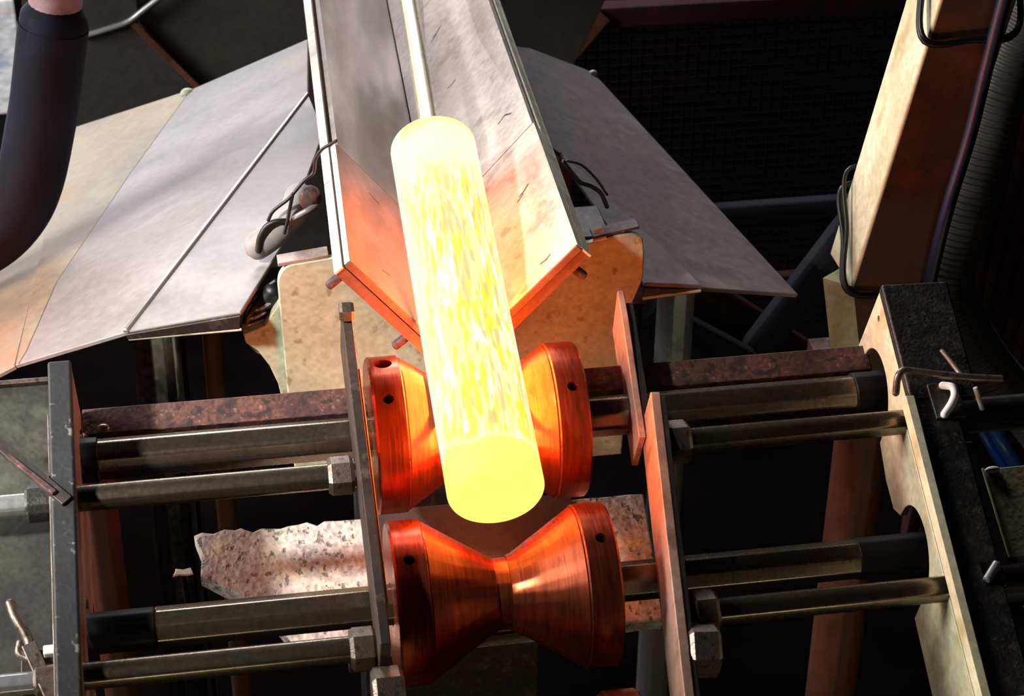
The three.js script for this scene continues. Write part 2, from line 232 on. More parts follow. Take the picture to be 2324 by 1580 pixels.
// ---------------------------------------------------------------- glowing billet, resting on the trough lip and the first roller
{
  const TILT = 0.31, R = 0.0525, L0 = -0.3552, L1 = 0.1893;
  const prof = [[0, L0], [R - 0.014, L0 + 0.001]];
  for (let k = 0; k <= 5; k++) { const t = k / 5 * Math.PI / 2; prof.push([R - 0.010 + 0.010 * Math.sin(t), L0 + 0.011 - 0.010 * Math.cos(t)]); }
  for (let k = 1; k < 20; k++) prof.push([R, L0 + 0.011 + (L1 - L0 - 0.025) * k / 20]);
  for (let k = 0; k <= 6; k++) { const t = k / 6 * Math.PI / 2; prof.push([R - 0.013 + 0.013 * Math.cos(t), L1 - 0.014 + 0.013 * Math.sin(t)]); }
  prof.push([0, L1]);
  const g = new THREE.LatheGeometry(prof.map((p) => new THREE.Vector2(...p)), 72), p = g.attributes.position, uv = g.attributes.uv;
  const len = [0]; for (let k = 1; k < prof.length; k++) len.push(len[k - 1] + Math.hypot(prof[k][0] - prof[k - 1][0], prof[k][1] - prof[k - 1][1]));
  const tot = len[len.length - 1];
  for (let i = 0; i < p.count; i++) uv.setY(i, len[i % prof.length] / tot);
  g.rotateX(Math.PI / 2);                                          // y of the profile becomes +z, down the table
  // hot face with flakes of cooler scale, longer along the bar; the sawn front end is even
  const glow = dataTex(512, 1024, (u, v, o) => {
    const side = 0.5 + 0.5 * Math.cos(2 * Math.PI * (u - 0.40));   // flakes lie thicker on one flank
    const w = v + 0.05 * (fbm(u, v, 6, 6, 8) - 0.5), body = sstep(0.17, 0.3, w) * (1 - sstep(0.835, 0.86, w)) * sstep(0.25, 0.75, side + 0.5 * (fbm(u, v, 9, 5, 15) - 0.5));
    const str = vnoise(u, v, 84, 24, 37) * 0.5 + vnoise(u, v, 130, 50, 38) * 0.25 + vnoise(u, v, 30, 12, 39) * 0.25;
    const st2 = vnoise(u, v, 104, 27, 53) * 0.5 + vnoise(u, v, 150, 44, 54) * 0.25 + vnoise(u, v, 20, 8, 55) * 0.25;
    const lem = sstep(0.47, 0.66, str), tan = sstep(0.58, 0.74, st2), wht = sstep(0.5, 0.75, vnoise(u, v, 60, 22, 77) * 0.6 + vnoise(u, v, 110, 40, 78) * 0.4);
    const end = sstep(0.845, 0.865, w);
    let c = [255, 254, 214];
    const mix = (d, m) => { c = c.map((q, z) => q + (d[z] - q) * m); };
    mix([255, 252, 160], body * 0.85); mix([248, 238, 72], lem * body * 0.95); mix([255, 255, 246], wht * 0.8 * (0.3 + 0.7 * body)); mix([226, 200, 124], tan * body * 0.75); mix([255, 250, 118], end);
    mix([252, 248, 120], (1 - sstep(0.07, 0.12, w)) * sstep(0.45, 0.6, side));
    o[0] = c[0]; o[1] = c[1]; o[2] = c[2];
  }, true);
  const m = new THREE.MeshStandardMaterial({ color: 0x2a2018, roughness: 0.75, emissive: 0xffffff, emissiveMap: glow, emissiveIntensity: 1.12 });
  const b = thing('glowing_billet', 'white-hot glowing round steel billet lying in the V rollers below the trough', 'billet', [-0.004, 1.0929, 0.009]);
  b.rotation.x = TILT;
  const body = new THREE.Mesh(g, m); body.name = 'billet_body'; body.receiveShadow = true; b.add(body);
  b.updateMatrixWorld(true);
  const orange = new THREE.Color().setRGB(1, 0.16, 0.02);
  const nL = 6;
  for (const [a, z1, power] of [[L0 + 0.02, -0.1, 7.0], [-0.1, 0.09, 40.0], [0.09, L1 - 0.012, 17.0]]) for (let k = 0; k < nL; k++) {   // zone strengths set for the light wanted on trough walls and rollers
    const t = (k + 0.5) / nL * 2 * Math.PI, d = [Math.sin(t), Math.cos(t)];
    const l = new THREE.RectAreaLight(orange, power, 0.05, z1 - a);
    l.position.set(d[0] * 0.0545, d[1] * 0.0545, (a + z1) / 2); b.add(l);
    const z = new THREE.Vector3(-d[0], -d[1], 0), y = new THREE.Vector3(0, 0, 1), x = y.clone().cross(z); l.setRotationFromMatrix(new THREE.Matrix4().makeBasis(x, y, z));   // -z outward, y along the bar
  }
  const e = new THREE.RectAreaLight(orange, 1.6, 0.08, 0.08); e.position.set(0, 0, L1 + 0.002); e.rotation.y = Math.PI; b.add(e);
}

// ---------------------------------------------------------------- V rollers and their shafts
function makeRoller(label, w, holes) {
  const o = table('v_roller', label, 'roller', 0, 0, w);
  const flange = (s) => {
    const pr = [[0.0238, 0.084], [0.088, 0.084], [0.09, 0.0855], [0.09, 0.1175], [0.0875, 0.12], [0.0238, 0.12]].map((p) => [p[0], s * p[1]]); if (s < 0) pr.reverse();
    let g = turnX([...pr, pr[0]], 72, 0.4);
    const tools = holes.filter((h) => h[0] === s).map((h) => new THREE.CylinderGeometry(h[2], h[2], 0.05, 20).translate(0, 0.088, 0).rotateX(h[1]).translate(s * 0.103, 0, 0));
    return tools.length ? cut(g, ...tools) : g;
  };
  for (const s of [-1, 1]) {
    mesh('flange', flange(s), M.roller, o);
    const pr = [[0.0238, 0.008], [0.0415, 0.008], [0.0435, 0.014], [0.0632, 0.045], [0.0872, 0.0825], [0.0872, 0.0839], [0.0238, 0.0839]].map((p) => [p[0], s * p[1]]); if (s < 0) pr.reverse();
    mesh('groove_cone', turnX([...pr, pr[0]], 72, 0.5), M.roller, o);
  }
  mesh('groove_hub', turnX([[0.0238, -0.008], [0.0395, -0.008], [0.0395, 0.008], [0.0238, 0.008], [0.0238, -0.008]], 48), M.roller, o);
  return o;
}
makeRoller('upper orange-lit V-grooved steel roller under the glowing billet', 0, [[-1, 0.066, 0.006], [1, 0.1, 0.006], [-1, -0.58, 0.0105]]);
makeRoller('empty middle V-grooved roller just below the billet end', 0.211, [[-1, -0.08, 0.006], [1, -0.14, 0.006]]);
makeRoller('lowest V-grooved roller, only its rim showing at the bottom edge', 0.432, [[-1, -0.1, 0.006]]);
{
  const a = table('roller_shaft', 'upper round steel shaft carrying the roller under the billet', 'shaft', 0, 0, 0);
  mesh('bar', rodX(-0.437, 0.45, 0.0233), M.shaft, a); mesh('sleeve', rodX(0.4485, 0.5, 0.0262), M.sleeve, a); mesh('sleeve', rodX(-0.47, -0.424, 0.0255), M.sleeve, a);
  const b = table('roller_shaft', 'lower round steel shaft through the empty middle roller', 'shaft', 0, 0, 0.211);
  mesh('bar', turnX([[0, -0.381], [0.012, -0.381], [0.0222, -0.37], [0.0222, 0.405], [0, 0.405]], 40), M.shaft, b); mesh('sleeve', rodX(0.402, 0.5, 0.0236), M.sleeve, b); mesh('sleeve', rodX(-0.47, -0.372, 0.0225), M.sleeve, b);
}

// ---------------------------------------------------------------- tie rods
function tieRod(label, x0, x1, w, nx, nr, r = 0.0142) {
  const o = table('tie_rod', label, 'tie rod', 0, 0.07, w);
  mesh('bar', rodX(x0, x1, r), M.shaft, o);
  mesh('hex_nut', nutX(nx - 0.014, nx + 0.014, nr, 0.35), M.nut, o);
  return o;
}
tieRod('bright thin tie rod left of the rollers, upper of the two', -0.452, -0.143, 0.0855, -0.163, 0.0215);
tieRod('bright thin tie rod left of the rollers, lower of the two', -0.452, -0.143, 0.2895, -0.160, 0.0225);
tieRod('dark thin tie rod right of the rollers, upper of the two', 0.19, 0.478, 0.0805, 0.211, 0.025);
tieRod('dark thin tie rod right of the rollers, lower of the two', 0.175, 0.474, 0.2885, 0.201, 0.025);

// ---------------------------------------------------------------- guide plates beside the rollers
{
  const l = table('guide_plate', 'dark upright guide bar along the left side of the rollers', 'guide plate', -0.1415, 0.05, 0.09);
  mesh('bar', span(-0.0055, 0.0055, 0.012, 0.09, -0.174, 0.228), M.guideDark, l);
  mesh('inner_strip', span(0.0055, 0.0085, 0.015, 0.083, -0.1, 0.18), M.guideFace, l);
  mesh('hex_bolt', nutX(-0.0155, 0.017, 0.031, 0.25).translate(0, 0.03, 0.259), M.nut, l);
  mesh('end_nut', nutX(-0.008, 0.008, 0.012, 0.1).translate(0, 0.096, -0.166), M.nut, l);
  const r = table('guide_plate', 'long orange-lit guide plate along the right side of the rollers', 'guide plate', 0.172, 0.05, 0.21, -0.085);
  mesh('bar', span(-0.001, 0.01, -0.03, 0.05, -0.18, 0.22), M.guideFace, r);
  mesh('back_strip', span(0.01, 0.016, -0.03, 0.049, -0.175, 0.22), M.darkSteel, r);
  mesh('hex_bolt', nutX(0.003, 0.036, 0.029, 0.25).translate(0.008, 0.03, 0.122), M.nut, r);
  const s = table('guide_strip', 'narrow pale guide strip standing above the right guide plate', 'guide strip', 0.188, 0.02, -0.04, -0.05);
  mesh('bar', extrude(poly([[-0.1, 0.028], [-0.085, -0.035], [0.1, -0.035], [0.1, 0.03], [-0.06, 0.032]]), 0.008).rotateY(-Math.PI / 2), M.guideFace, s);
  mesh('back_bar', extrude(poly([[-0.085, 0.024], [-0.08, -0.035], [0.09, -0.035], [0.09, 0.03]]), 0.009).rotateY(-Math.PI / 2).translate(0.0095, 0, 0), M.darkSteel, s);
}

// ---------------------------------------------------------------- side frames with their slotted webs
function web(w0, w1, notches, lo, hi, t) {
  const sh = new THREE.Shape(); sh.moveTo(w0, hi); sh.lineTo(w0 + 0.004, lo);
  for (const c of notches) { sh.lineTo(c - 0.04, lo); sh.lineTo(c - 0.04, -0.01); sh.absarc(c, -0.01, 0.04, Math.PI, 0, true); sh.lineTo(c + 0.04, lo); }
  sh.lineTo(w1, lo); sh.lineTo(w1, hi); sh.closePath();
  return extrude(sh, t, 0.0008).rotateY(-Math.PI / 2).translate(t, 0, 0);
}
{
  const r = table('side_frame', 'right side frame with a cream slotted web and a black greasy top plate', 'frame', 0.476, 0, 0, -0.03);
  const ws = new THREE.Shape(); ws.moveTo(-0.078, 0.097); ws.lineTo(-0.074, -0.055); ws.lineTo(-0.054, -0.055); ws.lineTo(-0.053, 0); ws.absarc(0, 0, 0.053, Math.PI, 0, true);
  ws.lineTo(0.056, -0.02); ws.lineTo(0.1, -0.03); ws.lineTo(0.14, -0.028); ws.lineTo(0.157, -0.012); ws.absarc(0.211, 0, 0.054, Math.PI, 0, true); ws.lineTo(0.27, -0.045); ws.lineTo(0.62, -0.055); ws.lineTo(0.62, 0.076); ws.lineTo(0.088, 0.076); ws.lineTo(0.072, 0.097); ws.closePath();
  const wg = extrude(ws, 0.008, 0.0008).rotateY(-Math.PI / 2).translate(0.008, 0, 0);
  mesh('web', cut(wg, new THREE.CylinderGeometry(0.004, 0.004, 0.05, 12).rotateZ(Math.PI / 2).translate(0.004, 0.075, -0.056)), M.creamLight, r);
  mesh('top_plate', span(-0.001, 0.078, 0.098, 0.113, -0.079, 0.075, 0.003), M.grease, r);
  mesh('top_plate', span(0.003, 0.05, 0.1, 0.112, 0.076, 0.62, 0.002), M.grease, r);
  mesh('edge_strip', span(-0.0075, 0.0025, 0.099, 0.118, 0.074, 0.62, 0.001), M.creamLight, r);
  const l = table('side_frame', 'left side frame with an orange-lit web and a dark worn top plate', 'frame', -0.4455, 0, 0);
  mesh('web', web(-0.062, 0.62, [0, 0.211, 0.43], -0.07, 0.097, 0.006).translate(-0.003, 0, 0), M.guideFace, l);
  mesh('top_plate', span(-0.0215, 0.0035, 0.098, 0.112, -0.064, 0.62, 0.003), M.darkPaint, l);
  mesh('outer_rib', span(-0.0235, -0.0205, 0.06, 0.108, 0.0, 0.62, 0.001), M.nut, l);
}
for (const [X, label] of [[0.515, 'brown round leg pipe behind the shafts at the right side frame'], [-0.44, 'brown round leg pipe behind the shafts at the left side frame']]) {
  const o = thing('frame_leg', label, 'leg', [X, 0, -0.12]);
  mesh('pipe', rodY(0.01, 0.93, X > 0 ? 0.034 : 0.022), X > 0 ? M.brown : M.darkBrown, o); mesh('foot_plate', box(0.12, 0.012, 0.12, 0, 0.006, 0), M.rust, o);
}
{
  const o = table('cross_rail', 'rusty flat cross rail running behind the upper shaft', 'rail', 0, 0, -0.05);
  mesh('bar', span(-0.441, 0.482, -0.014, 0.002, -0.016, 0.018), M.rust, o);
  mesh('weld_bead', new THREE.SphereGeometry(0.006, 12, 8).scale(1.3, 0.8, 1).translate(-0.418, 0.006, 0.014), M.nut, o);
}

// ---------------------------------------------------------------- feed trough
{
  const o = thing('feed_trough', 'long V-shaped steel feed trough running down towards the rollers', 'trough', [0, 0, 0]);
  const sec = (t, s) => { const z = -0.095 - t, y = 0.1004 * t; return { v: [-0.0063 + 0.02 * t, 1.0327 + y, z], r: s < 0 ? [-0.1281 + 0.0278 * t, 1.1769 + y, z] : [0.1321 - 0.0153 * t, 1.1766 + y, z] }; };
  const quad = (t, s, r0, r1, o0, o1) => {
    const q = sec(t, s), d = [q.r[0] - q.v[0], q.r[1] - q.v[1]], L = Math.hypot(...d), u = [d[0] / L, d[1] / L], n = s < 0 ? [-u[1], u[0]] : [u[1], -u[0]];
    const at = (r, f) => [q.v[0] + u[0] * L * r + n[0] * f, q.v[1] + u[1] * L * r + n[1] * f, q.v[2]];
    return [at(r0, o0), at(r1, o0), at(r1, o1), at(r0, o1)];
  };
  const wall = (s, t0, t1, r0, r1, o0, o1) => hexa(quad(t0, s, r0, r1, o0, o1), quad(t1, s, r0, r1, o0, o1));
  for (const s of [-1, 1]) {
    const seam = s < 0 ? 0.254 : 0.273;
    mesh('liner_plate', wall(s, 0, seam - 0.0045, 0.0, s < 0 ? 1.0 : 0.998, 0, 0.0085), s < 0 ? M.linerLeft : M.linerRight, o);
    mesh('liner_plate', wall(s, seam, 1.45, 0.0, s < 0 ? 0.975 : 0.99, 0.0012, 0.0085), s < 0 ? M.trough : M.linerRight, o);
    mesh('lit_rim_strip', wall(s, 0.0, 1.45, 0.9905, 1.004, 0.0118, 0.0242), M.rim, o);
    mesh('lit_rim_strip', wall(s, 0.0, seam - 0.0045, s < 0 ? 1.0 : 0.998, 1.006, 0.0003, 0.0082), M.rim, o);
    mesh('outer_wall', wall(s, 0.002, 1.45, -0.05, 0.99, 0.0115, 0.0245), M.browned, o);
    mesh('nose_strip', wall(s, -0.0025, 0.0, 0.0, 0.998, 0.0004, 0.0084), M.browned, o);
    for (const [t, r] of s < 0 ? [[0.012, 0.32], [0.012, 0.93]] : [[0.012, 0.86], [0.012, 0.24]]) {
      const a = quad(t, s, r, r, 0.0245, 0.046); mesh('bolt', bar(a[0], a[2], 0.0055), M.rust, o);
    }
  }
}
{
  const o = thing('push_rod', 'straight polished push rod lying in the trough behind the billet', 'rod', [0, 0, 0]);
  mesh('bar', bar([-0.0033, 1.2085, -0.352], [0.0395, 1.308, -1.36], 0.0122), M.rod, o);
}

// ---------------------------------------------------------------- cream bracket carrying the trough
{
  const o = thing('support_bracket', 'cream painted sheet bracket with a V notch holding the trough end', 'bracket', [0, 0, 0]);
  const sh = new THREE.Shape();
  sh.moveTo(-0.2, 0.8); sh.lineTo(-0.2075, 1.085); sh.quadraticCurveTo(-0.209, 1.112, -0.19, 1.118); sh.lineTo(-0.135, 1.124); sh.lineTo(-0.0043, 0.995); sh.lineTo(0.135, 1.118); sh.lineTo(0.17, 1.117); sh.quadraticCurveTo(0.225, 1.134, 0.236, 1.118); sh.quadraticCurveTo(0.2405, 1.1, 0.2385, 1.06);
  sh.lineTo(0.228, 1.03); sh.lineTo(0.222, 0.8); sh.closePath();
  mesh('front_plate', extrude(sh, 0.01, 0.0015).translate(0, 0, -0.21), M.cream, o);
  mesh('top_flange', flatBar([-0.206, 1.118, -0.212], [-0.145, 1.125, -0.212], 0.022, 0.005), M.pinkSteel, o);
  mesh('top_flange', flatBar([0.175, 1.1225, -0.213], [0.232, 1.133, -0.213], 0.022, 0.004), M.rust, o);
  mesh('side_gusset', extrude(poly([[-0.2, 0.86], [-0.206, 1.06], [-0.226, 1.03], [-0.252, 1.02], [-0.25, 1.008], [-0.236, 0.995], [-0.223, 0.972], [-0.214, 0.945], [-0.209, 0.91], [-0.208, 0.86]]), 0.03, 0.001).translate(0, 0, -0.24), M.cream, o);
  mesh('pedestal', span(-0.12, 0.12, 0, 0.83, -0.31, -0.214), M.darkSteel, o);
  mesh('torn_label', plate([[0.174, 1.1195, -0.2], [0.192, 1.121, -0.2], [0.19, 1.131, -0.214], [0.178, 1.126, -0.214]], 0.001), plain(0xe8e6de, 0.7), o);
}
// fittings and cables at the trough's left flank
{
  const c = thing('pipe_elbow', 'grey pipe elbow with a round dark cap beside the trough wall', 'fitting', [0, 0, 0]);
  mesh('elbow', tube([[-0.226, 1.103, -0.28], [-0.206, 1.12, -0.276], [-0.182, 1.143, -0.28], [-0.172, 1.158, -0.295]], 0.0175, 40, 16), M.sheet, c);
  mesh('cap', new THREE.SphereGeometry(0.0145, 20, 14).scale(0.95, 1.15, 0.9).translate(-0.16, 1.168, -0.27), M.rust, c);
  mesh('cap_ring', new THREE.TorusGeometry(0.017, 0.0035, 8, 24).rotateX(1.1).rotateZ(0.5).translate(-0.1655, 1.152, -0.268), M.chrome, c);
  const k = thing('hose_coupling', 'dark ribbed hose coupling with silver clips left of the cream bracket', 'coupling', [0, 0, 0]);
  mesh('body', tube([[-0.213, 1.062, -0.235], [-0.226, 1.044, -0.235], [-0.236, 1.026, -0.236], [-0.238, 1.008, -0.236]], 0.0125, 30, 14), M.black, k);
  for (const [x, y, r] of [[-0.224, 1.046, 0.5], [-0.231, 1.034, 0.4], [-0.234, 1.024, 0.3]]) mesh('clip', new THREE.TorusGeometry(0.0125, 0.0024, 8, 24, 4).rotateX(1.2).rotateZ(r).translate(x, y, -0.233), M.chrome, k);
  mesh('outlet', tube([[-0.241, 1.011, -0.23], [-0.239, 1.0, -0.226], [-0.232, 0.99, -0.226]], 0.0085, 16, 12), M.chrome, k);
  mesh('strap', tube([[-0.247, 1.0, -0.238], [-0.253, 1.022, -0.238], [-0.243, 1.047, -0.238], [-0.226, 1.062, -0.238], [-0.209, 1.076, -0.236]], 0.0035, 30, 8), M.black, k);
  const cable = (label, pts, r = 0.0026) => tag(mesh('cable', tube(pts, r, 50, 8), M.black, scene), label, 'cable');
  cable('thin black cable hooked over the left rim of the trough', [[-0.127, 1.248, -0.258], [-0.135, 1.2435, -0.258], [-0.144, 1.237, -0.26], [-0.152, 1.223, -0.262], [-0.155, 1.205, -0.264], [-0.167, 1.196, -0.262], [-0.186, 1.175, -0.26], [-0.206, 1.159, -0.26], [-0.212, 1.148, -0.26]], 0.0022);
  cable('short black cable hanging down over the grey pipe elbow', [[-0.181, 1.181, -0.26], [-0.186, 1.16, -0.259], [-0.19, 1.145, -0.256], [-0.194, 1.132, -0.254]], 0.0022);
  cable('thick curled black cable beside the grey pipe elbow', [[-0.226, 1.106, -0.262], [-0.2225, 1.124, -0.262], [-0.213, 1.139, -0.262], [-0.202, 1.144, -0.262], [-0.191, 1.143, -0.262]], 0.0042);
  cable('black cable slack under the right rim of the trough', [[0.15, 1.193, -0.272], [0.162, 1.176, -0.27], [0.172, 1.164, -0.27], [0.185, 1.158, -0.27], [0.197, 1.148, -0.27], [0.206, 1.128, -0.27]], 0.0028);
  cable('thin dark cable dropping behind the right bracket corner', [[0.156, 1.19, -0.28], [0.176, 1.178, -0.29], [0.196, 1.156, -0.292], [0.21, 1.134, -0.29]], 0.0016);
  tag(mesh('cable_pad', span(0.155, 0.205, 1.098, 1.104, -0.32, -0.24), M.darkSteel, scene).translateX(0), 'dark ledge plate behind the right bracket corner', 'plate');
}

// ---------------------------------------------------------------- sheet metal hoods on both sides
{
  const l = thing('sheet_hood', 'wide grey sheet-metal hood sloping away left of the trough', 'hood', [0, 0, 0]);
  mesh('slope_panel', plate([[-0.391, 1.042, -0.2], [-0.132, 1.106, -0.7], [-0.114, 1.086, -0.94], [-0.294, 0.996, -0.982], [-0.386, 0.979, -0.75], [-0.486, 0.965, -0.471], [-0.518, 0.971, -0.289], [-0.526, 0.97, -0.263]], 0.004), M.sheet, l);
  mesh('stained_panel', plate([[-0.5265, 0.97, -0.2635], [-0.5185, 0.971, -0.2895], [-0.4865, 0.965, -0.4715], [-0.3865, 0.979, -0.7505], [-0.2945, 0.996, -0.9825], [-0.494, 0.887, -1.098], [-0.531, 0.968, -0.265]], 0.004), M.sheetTan, l);
  mesh('side_panel', plate([[-0.532, 0.966, -0.266], [-0.495, 0.886, -1.098], [-0.72, 0.76, -1.1], [-0.72, 0.885, -0.268]], 0.004), M.sheetTan, l);
  mesh('top_panel', plate([[-0.391, 1.042, -0.2], [-0.254, 1.069, -0.18], [-0.196, 1.084, -0.307], [-0.12, 1.106, -0.578], [-0.132, 1.106, -0.7]], 0.004), M.sheet, l);
  mesh('fold_bead', bar([-0.391, 1.0425, -0.2], [-0.132, 1.1065, -0.7], 0.0042, 16), M.foldSteel, l);
  mesh('front_lip', plate([[-0.391, 1.041, -0.201], [-0.254, 1.068, -0.181], [-0.256, 1.047, -0.183], [-0.388, 1.033, -0.203]], 0.003), M.darkSteel, l);
  mesh('lip_edge', bar([-0.388, 1.0325, -0.2], [-0.254, 1.046, -0.18], 0.002, 8), M.cream, l);
  mesh('corner_nub', new THREE.SphereGeometry(0.008, 12, 10).scale(1.4, 1, 1).translate(-0.3, 0.994, -0.976), M.cream, l);
  const r = thing('sheet_hood', 'shaded dull grey sheet-metal hood right of the trough', 'hood', [0, 0, 0]);
  mesh('slope_panel', plate([[0.319, 1.03, -0.22], [0.481, 0.948, -0.32], [0.319, 1.017, -0.91], [0.217, 1.068, -0.901], [0.147, 1.104, -0.844], [0.118, 1.123, -0.577], [0.19, 1.088, -0.5]], 0.004), M.sheetDark, r);
  mesh('top_panel', plate([[0.319, 1.03, -0.22], [0.243, 1.044, -0.212], [0.222, 1.062, -0.331], [0.194, 1.083, -0.458], [0.19, 1.088, -0.5]], 0.004), M.sheetDark, r);
  mesh('front_lip', plate([[0.319, 1.029, -0.22], [0.243, 1.042, -0.213], [0.243, 1.026, -0.214], [0.316, 1.022, -0.221]], 0.003), M.darkSteel, r);
  mesh('lip_edge', bar([0.243, 1.0265, -0.212], [0.319, 1.027, -0.219], 0.002, 8), M.cream, r);
  mesh('corner_nub', new THREE.SphereGeometry(0.007, 12, 10).translate(0.318, 1.019, -0.9), M.cream, r);
}
{
  const post = (label, x, z, h, r, m) => { const o = thing('round_post', label, 'post', [x, 0, z]); mesh('pipe', rodY(0.01, h, r), m, o); mesh('foot_plate', box(r * 3.4, 0.012, r * 3.4, 0, 0.006, 0), M.darkSteel, o); };
  post('thick shiny round post standing under the left hood', -0.357, -0.3, 1.0, 0.034, M.postChrome);
  post('thin brown pipe standing behind the left shiny post', -0.29, -0.38, 1.0, 0.014, M.darkBrown);
  post('grey round post standing under the right hood', 0.336, -0.4, 1.0, 0.0255, M.chrome);
}

// ---------------------------------------------------------------- pale slab, scrap and tray under the rollers
{
  const pts = [[-0.283, 0.1055], [-0.325, 0.076], [-0.322, 0.05], [-0.3295, 0.0227]]; let x = -0.32;
  while (x < -0.17) { pts.push([x, 0.0215 + rng(-0.004, 0.004)]); x += rng(0.006, 0.014); }
  for (; x < 0.215; x += 0.03) pts.push([x, 0.021 + rng(-0.0012, 0.0012)]);
  pts.push([0.2155, 0.022], [0.21, 0.19], [-0.215, 0.19], [-0.25, 0.135]);
  const o = table('slab', 'rough pale slab with a ragged edge lying under the shafts', 'slab', 0, -0.16, 0);
  mesh('slab_body', extrude(poly(pts.map((p) => [p[0], -p[1]]).reverse()), 0.03, 0.002).rotateX(-Math.PI / 2).translate(0, -0.03, 0), M.slab, o);
  mesh('bearer', span(-0.16, -0.12, -0.09, -0.03, 0.05, 0.18), M.rust, o); mesh('bearer', span(0.12, 0.16, -0.09, -0.03, 0.05, 0.18), M.rust, o);
  const q = table('slab_shade_plate', 'dark added plate for the shade on the pale slab between the rollers', 'plate', 0, -0.156, 0.105);  // dark sheet in place of shade on the slab
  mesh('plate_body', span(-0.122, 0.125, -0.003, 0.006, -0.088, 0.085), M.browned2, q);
  const s = table('scrap', 'tiny white metal scrap lying left of the pale slab', 'scrap', -0.344, -0.155, 0.073);
  mesh('scrap_body', extrude(poly([[-0.013, -0.005], [-0.006, -0.0035], [0.004, -0.005], [0.011, -0.004], [0.0085, 0.004], [0.0, 0.0025], [-0.009, 0.0045], [-0.0095, 0.001]]), 0.004, 0.0008).rotateX(-Math.PI / 2), plain(0xe4e2dc, 0.5), s);
  mesh('stub', rodY(-0.12, -0.0005, 0.004), M.black, s);
  const t = table('drip_tray', 'dark red tray below the empty middle roller', 'tray', 0, -0.14, 0.5);
  mesh('tray_floor', span(-0.13, 0.15, -0.012, 0, -0.18, 0.2), M.tray, t);
  mesh('tray_rim', span(-0.14, -0.13, -0.012, 0.02, -0.18, 0.2), M.tray, t); mesh('tray_rim', span(0.15, 0.16, -0.012, 0.02, -0.18, 0.2), M.tray, t);
}

// ---------------------------------------------------------------- left outside: deck plate, rods, latch
{
  const d = table('deck_plate', 'mottled grey-green deck plate left of the left side frame', 'plate', -0.64, 0.02, 0.2);
  mesh('plate_body', span(-0.17, 0.17, -0.012, 0, -0.295, 0.4), M.panelGreen, d);
  mesh('edge_rib', span(-0.17, 0.165, -0.004, 0.008, -0.297, -0.291, 0.001), M.nut, d);
  const rod = (name, label, x0, x1, n, w, r, m, cx) => { const o = table(name, label, 'rod', 0, n, w); mesh('bar', rodX(x0, x1, r), m, o); if (cx) mesh('collar', rodX(cx[0], cx[1], cx[2], 0.003), cx[3], o); };
  rod('outer_rod', 'short shiny rod end outside the left frame, upper of the pair', -0.8, -0.47, 0.07, 0.087, 0.0125, M.chrome, [-0.497, -0.468, 0.02, M.grease]);
  rod('outer_rod', 'short shiny rod end outside the left frame, lower of the pair', -0.8, -0.47, 0.07, 0.2905, 0.0115, M.chrome, [-0.492, -0.468, 0.017, M.nut]);
  rod('outer_rod', 'dark thick rod outside the right frame below the bent handle', 0.527, 0.85, 0.07, 0.08, 0.02, M.darkSteel, [0.515, 0.53, 0.025, M.grease]);
  rod('outer_rod', 'dark thick rod low outside the right frame beside the tan plates', 0.515, 0.85, 0.07, 0.29, 0.02, M.rubber, [0.503, 0.522, 0.025, M.grease]);
  const b = table('clamp_bar', 'flat dark bar slanting over the left frame above the shiny rod', 'bar', 0, 0.1, 0);
  mesh('bar', flatBar([-0.54, 0.005, 0.008], [-0.45, 0.013, 0.112], 0.013, 0.008), M.darkSteel, b);
  mesh('bar_ridge', flatBar([-0.51, 0.011, 0.05], [-0.462, 0.018, 0.103], 0.006, 0.006), M.rust, b);
  const c = table('latch', 'worn steel latch slanting at the lower left beside the frame', 'latch', 0, 0.07, 0);
  mesh('arm', tube([[-0.514, 0.005, 0.203], [-0.508, 0.006, 0.222], [-0.499, 0.004, 0.24], [-0.495, 0.003, 0.252]], 0.0055, 24, 10), M.nut, c);
  mesh('jaw', tube([[-0.505, 0.0, 0.246], [-0.506, 0.0, 0.258], [-0.498, 0.0, 0.264]], 0.005, 16, 10), M.nut, c);
  mesh('lever', flatBar([-0.496, 0.006, 0.252], [-0.472, 0.012, 0.318], 0.015, 0.01), M.nut, c);
  mesh('clip', box(0.016, 0.01, 0.01, -0.472, 0.022, 0.268), M.bead, c);
  mesh('foot', span(-0.505, -0.472, -0.05, 0.002, 0.256, 0.3), M.darkSteel, c);
}
